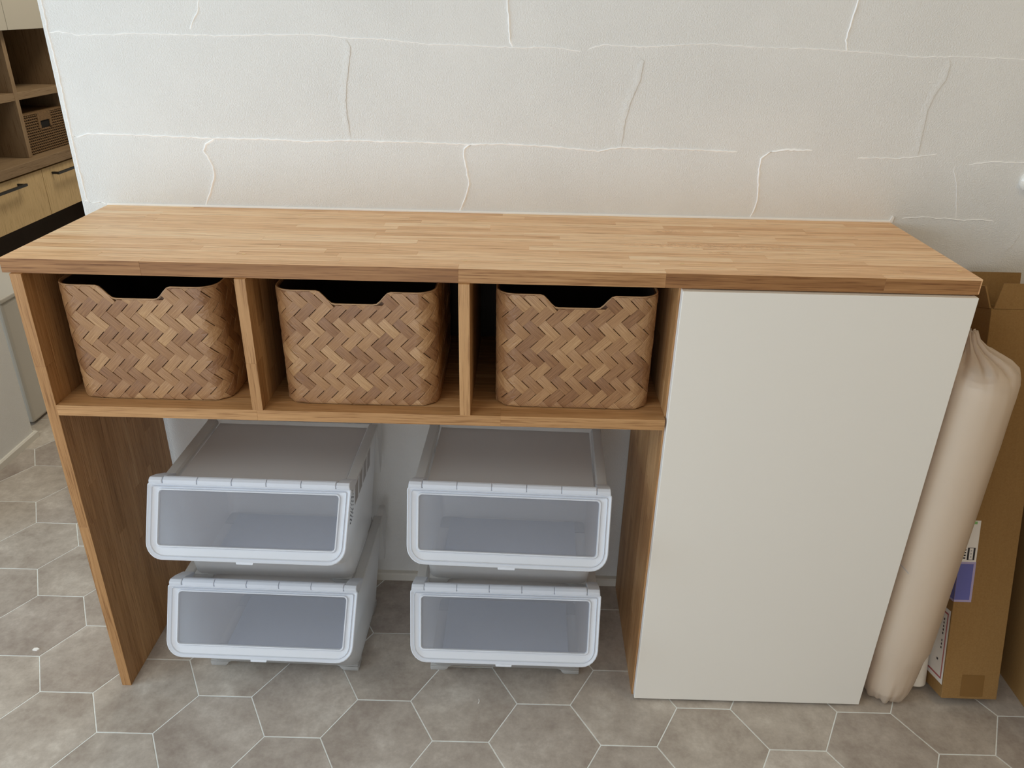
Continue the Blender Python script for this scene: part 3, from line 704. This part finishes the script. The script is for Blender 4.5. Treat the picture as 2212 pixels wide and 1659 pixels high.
MB().loft([[(r * cos(2 * pi * i / n), r * sin(2 * pi * i / n), 0.004 + 0.01 * z) for i in range(n)] for r, z in ((0.0224, 0), (0.006, 0), (0.006, 41), (0.0224, 41))], True).build('inner_layers', 'paper', sr)

# ------------------------------------------------------------------ cartons
CW, CD, CL, CT = 0.123, 0.095, 0.872, 0.28
tc_ = thing('cardboard_carton', 'tall slim open cardboard carton with white and purple labels leaning back on the wall', 'carton', (1.862, -0.301, 0.0), (-CT, 0, 0))
mb = MB(); th = 0.003
mb.loft([[(0, -CD, 0), (CW, -CD, 0), (CW, 0, 0), (0, 0, 0)], [(0, -CD, CL), (CW, -CD, CL), (CW, 0, CL), (0, 0, CL)],
         [(th, -CD + th, CL), (CW - th, -CD + th, CL), (CW - th, -th, CL), (th, -th, CL)], [(th, -CD + th, 0.004), (CW - th, -CD + th, 0.004), (CW - th, -th, 0.004), (th, -th, 0.004)]], True, True, True)
carton = mb.build('carton_body', 'cardboard', tc_, bevel=0.0008)
def flapm(p0, p1, d, hgt, taper, name='carton_flap'):
    p0, p1, d = Vector(p0), Vector(p1), Vector(d).normalized(); e = (p1 - p0).normalized(); nn = e.cross(d) * 0.0015
    q = [p0, p1, p1 + d * hgt - e * taper, p0 + d * hgt + e * taper]
    MB().loft([[tuple(v - nn) for v in q], [tuple(v + nn) for v in q]], True, True, True).build(name, 'cardboard', tc_)
flapm((0, -0.002, CL), (CW - 0.014, -0.002, CL), (0, 0.02, 1.0), 0.072, 0.0)                  # rear
flapm((0.004, -CD, CL), (CW, -CD, CL), (0, -0.10, 1.0), 0.052, 0.011)                # front
flapm((0, -CD + 0.004, CL), (0, -0.006, CL), (-0.28, 0, 1.0), 0.047, 0.004)            # left
flapm((CW, -CD + 0.004, CL), (CW, -0.006, CL), (0.9, 0, 0.6), 0.047, 0.004)            # right
def decal(name, mat, pts, lab=None):
    o = MB().quad(*pts).build(name, mat, carton)
    if lab: o['label'] = lab
def fq(x0, x1, z0, z1, e): y = -CD - e; return [(x0, y, z0), (x1, y, z0), (x1, y, z1), (x0, y, z1)]
def sq(y0, y1, z0, z1, e): return [(-e, y0, z0), (-e, y1, z0), (-e, y1, z1), (-e, y0, z1)]
decal('tape_patch', 'tape', fq(0.040, 0.090, 0.006, 0.058, 0.0005), 'glossy brown tape')
decal('carton_label', 'label_lilac', fq(0, 0.0375, 0.231, 0.324, 0.0005), 'purple sticker front')
decal('carton_label', 'label_purple', fq(0, 0.0325, 0.236, 0.319, 0.0008)); 
decal('carton_label', 'label_lilac', sq(-CD + 0.045, -CD, 0.231, 0.324, 0.0005)); decal('carton_label', 'label_purple', sq(-CD + 0.04, -CD, 0.236, 0.319, 0.0008))
decal('carton_label', 'label_white', fq(0, 0.0365, 0.324, 0.418, 0.0006), 'white address sticker')
decal('label_print', 'ink_green', fq(0.0215, 0.029, 0.410, 0.416, 0.0009))
decal('label_print', 'ink', fq(0.0155, 0.0195, 0.329, 0.356, 0.0009)); decal('label_print', 'ink', fq(0.0280, 0.0320, 0.329, 0.356, 0.0009))
decal('label_print', 'ink', fq(0.0155, 0.032, 0.3555, 0.3565, 0.0009)); decal('label_print', 'ink', fq(0.0155, 0.032, 0.3285, 0.3295, 0.0009))
for k in range(4): decal('label_print', 'ink', fq(0.006 + 0.0012 * (k % 2), 0.0125, 0.331 + 0.0062 * k, 0.3342 + 0.0062 * k, 0.0009))
for k in range(3): decal('label_print', 'ink_grey', fq(0.0220, 0.0250, 0.334 + 0.007 * k, 0.3375 + 0.007 * k, 0.0009))
decal('carton_label', 'label_white', sq(-0.005, -CD + 0.004, 0.030, 0.206, 0.0005), 'white form with red border')
for y0, y1, z0, z1 in ((-CD + 0.010, -CD + 0.014, 0.040, 0.197), (-0.005, -CD + 0.014, 0.193, 0.197), (-0.005, -CD + 0.014, 0.040, 0.044)):
    decal('label_print', 'label_red', sq(y1, y0, z0, z1, 0.0009))
for k in range(9):
    if k != 5: decal('label_print', 'ink', sq(-CD + 0.026, -CD + 0.022, 0.176 - 0.0085 * k, 0.181 - 0.0085 * k, 0.0009))
decal('label_print', 'ink', sq(-CD + 0.036, -CD + 0.030, 0.076, 0.081, 0.0009))
MB().box(0.004, CW - 0.004, -CD + 0.004, -0.004, 0.70, 0.71).build('packing_sheet', 'cardboard', tc_)

bc2 = thing('cardboard_carton', 'large dark cardboard carton at the right frame edge', 'carton', (2.056, -0.04, 0))
mb = MB(); w, d, hgt = 0.46, 0.52, 0.80
mb.loft([[(0, -d, 0), (w, -d, 0), (w, 0, 0), (0, 0, 0)], [(0, -d, hgt), (w, -d, hgt), (w, 0, hgt), (0, 0, hgt)]], True, True, True)
cb2 = mb.build('carton_body', 'cardboard', bc2, bevel=0.001)
MB().box(0.002, w - 0.002, -d + 0.002, -d / 2 - 0.001, hgt, hgt + 0.003).build('carton_flap', 'cardboard', bc2)
MB().box(0.002, w - 0.002, -d / 2 + 0.001, -0.002, hgt, hgt + 0.003).build('carton_flap', 'cardboard', bc2)
MB().box(-0.0008, w + 0.0008, -d / 2 - 0.025, -d / 2 + 0.025, hgt + 0.003, hgt + 0.0038).build('tape_strip', 'tape', bc2)

# white round fitting on the wall, cut by the right frame edge
kn = thing('wall_button', 'round glossy white wall button at the right edge of the plaster wall', 'wall button', (1.957, 0, 1.094))
n = 28
MB().loft([[(r * cos(2 * pi * i / n), -y, r * sin(2 * pi * i / n)) for i in range(n)] for r, y in ((0.0225, -0.001), (0.0225, 0.006), (0.019, 0.010))], True, True, True).build('base_plate', 'knob_white', kn, smooth=False)
MB().loft([[(r * cos(2 * pi * i / n), -y, r * sin(2 * pi * i / n)) for i in range(n)] for r, y in ((0.016, 0.010), (0.015, 0.014), (0.010, 0.017), (0.003, 0.018))], True, True, True).build('push_button', 'knob_white', kn, smooth=True)

# ------------------------------------------------------------------ kitchen seen past the end of the wall
KX = -1.20
ab = thing('white_bin', 'low white box-shaped bin with a rimmed lid on the floor beyond the wall end', 'bin', (-0.85, 0.774, 0))
MB().box(-0.42, 0, 0, 0.42, 0.006, 0.462).build('bin_body', 'appliance_white', ab, bevel=0.012, seg=3)
MB().box(-0.425, 0.004, -0.004, 0.425, 0.464, 0.480).build('bin_lid', 'appliance_white', ab, bevel=0.004, seg=2)
for a in (-0.38, -0.04):
    for b in (0.04, 0.38): cyl(MB(), (a, b), 0.015, 0, 0.008, 12).build('foot', 'handle_black', ab)
ab2 = thing('white_bin', 'second low white bin farther along the kitchen floor, mostly hidden by the worktop', 'bin', (-0.86, 1.24, 0))
MB().box(-0.42, 0, 0, 0.42, 0.006, 0.30).build('bin_body', 'appliance_white', ab2, bevel=0.012, seg=3)
MB().box(-0.425, 0.004, -0.004, 0.425, 0.30, 0.315).build('bin_lid', 'appliance_white', ab2, bevel=0.004, seg=2)

struct(MB().box(KX - 0.50, KX - 0.46, 0.95, 2.9, -0.02, 2.4).build('wall_kitchen', 'dark_wood'))
dc = thing('drawer_cabinet', 'floating kitchen drawer cabinet with pale wood fronts under a wooden counter', 'drawer cabinet', (KX, 1.72, 0.5))
def K(x0, x1, y0, y1, z0, z1): return MB().box(x0 - KX, x1 - KX, y0 - 1.72, y1 - 1.72, z0 - 0.5, z1 - 0.5)
K(KX - 0.455, KX - 0.018, 0.97, 2.86, 0.525, 0.722).build('carcass', 'kitchen_wood_y', dc)
for y0, y1, h0, h1 in ((0.972, 1.749, 1.19, 1.575), (1.753, 2.53, 1.815, 2.20)):
    d = K(KX - 0.018, KX, y0, y1, 0.52, 0.716).build('drawer', 'drawer_wood', dc, bevel=0.001)
    hm = K(KX + 0.028, KX + 0.036, h0, h1, 0.683, 0.693)
    for yy in (h0 + 0.006, h1 - 0.014): hm.box(0, 0.03, yy - 1.72, yy + 0.008 - 1.72, 0.183, 0.193)
    hm.build('handle', 'handle_black', d)['label'] = 'black bar handle'
K(KX - 0.455, KX + 0.012, 0.965, 2.87, 0.725, 0.765).build('counter', 'kitchen_wood_y', dc, bevel=0.001)
os_ = thing('cube_shelf', 'wooden cube shelf standing on the kitchen counter, woven baskets inside', 'shelf', (KX - 0.035, 1.74, 0.7655))
def Q(x0, x1, y0, y1, z0, z1): return MB().box(x0, x1, y0 - 1.74, y1 - 1.74, z0 - 0.7655, z1 - 0.7655)
for y in (0.99, 1.365, 1.745, 2.12, 2.495): Q(-0.38, 0, y, y + 0.026, 0.7655, 1.268).build('upright', 'kitchen_wood_z', os_, bevel=0.0006)
for y in (0.99, 1.365, 1.745, 2.12): Q(-0.38, -0.001, y + 0.026, y + (0.375 if y != 1.365 else 0.38), 0.998, 1.028).build('shelf', 'kitchen_wood_y', os_, bevel=0.0006)
Q(-0.405, -0.382, 0.99, 2.52, 0.7655, 1.268).build('back_panel', 'dark_wood', os_)
uc = thing('wall_cupboard', 'white kitchen wall cupboard above the cube shelf', 'cupboard', (KX, 1.74, 1.269))
MB().box(-0.44, -0.02, -0.75, 0.75, 0, 0.9).build('carcass', 'cupboard_grey', uc)
for a, b in ((-0.75, -0.3675), (-0.3645, 0.0135), (0.0165, 0.393), (0.396, 0.75)): MB().box(-0.019, 0, a, b, -0.001, 0.9).build('cupboard_door', 'cupboard_grey', uc, bevel=0.001)

# woven rope baskets in the cube shelf
def rope_basket(label, x, y, z, w, d, h):
    t = thing('woven_basket', label, 'basket', (x, y, z), group='dark woven baskets in the kitchen cube shelf')
    MB().box(-d, -0.004, -w / 2, w / 2, 0, h).build('basket_lining', 'basket_inside', t)
    mb = MB(); rows = 15; cols = 22
    def nub(px, py, pz, ry, rz_, nx):
        b = len(mb.v); 
        pts = []
        for a in range(6): pts.append((px + 0.0, py + ry * cos(a * pi / 3), pz + rz_ * sin(a * pi / 3)))
        pts2 = [(px + nx * 0.006, py + ry * 0.55 * cos(a * pi / 3), pz + rz_ * 0.55 * sin(a * pi / 3)) for a in range(6)]
        mb.loft([pts, pts2], True, False, True)
    for r in range(rows):
        for c in range(cols):
            yy = -w / 2 + w * (c + (0.5 if r % 2 else 0.05)) / cols; zz = h * (r + 0.5) / rows
            if -0.052 < yy < 0.052 and zz > h * 0.61: continue
            nub(-0.004, yy, zz, w / cols * 0.52, h / rows * 0.5, 1)
    o = mb.build('woven_cord', 'rattan_dark', t); o['kind'] = 'stuff'
    hm = MB(); hm.box(-0.004, 0.003, -0.052, 0.052, h * 0.80, h); hm.box(-0.004, 0.003, -0.052, -0.036, h * 0.61, h * 0.80); hm.box(-0.004, 0.003, 0.036, 0.052, h * 0.61, h * 0.80)
    hm.build('handle_panel', 'rattan_dark', t)
    MB().box(-0.003, -0.001, -0.036, 0.036, h * 0.62, h * 0.80).build('handle_hole', 'void_dark', t)
    MB().box(-d, 0.002, -w / 2, w / 2, h, h + 0.006).build('rim', 'rattan_dark', t)
rope_basket('dark woven basket with cut-out handle in the lower right kitchen cube', KX - 0.055, 1.952, 0.766, 0.33, 0.30, 0.162)
rope_basket('dark woven basket in the upper left cube of the kitchen shelf', KX - 0.12, 1.548, 1.0285, 0.26, 0.22, 0.15)

# crumbs lying on the tiles
def crumb(label, x, y, pts, h):
    o = MB().prism(pts, 0.0, h).build('floor_crumb', 'caulk', None, (x, y, 0.0001)); tag(o, label, 'crumb')
crumb('white plaster crumb on the floor tiles left of the oak side panel', -0.238, -0.2975, [(-0.007, -0.003), (0.004, -0.004), (0.008, 0.001), (0.001, 0.004), (-0.006, 0.003)], 0.003)
crumb('thin white shaving on the floor tiles in front of the right box stack', 0.826, -0.414, [(-0.0015, -0.006), (0.001, -0.006), (0.002, 0.0), (0.0005, 0.007), (-0.001, 0.006), (0.0005, 0.0)], 0.0008)
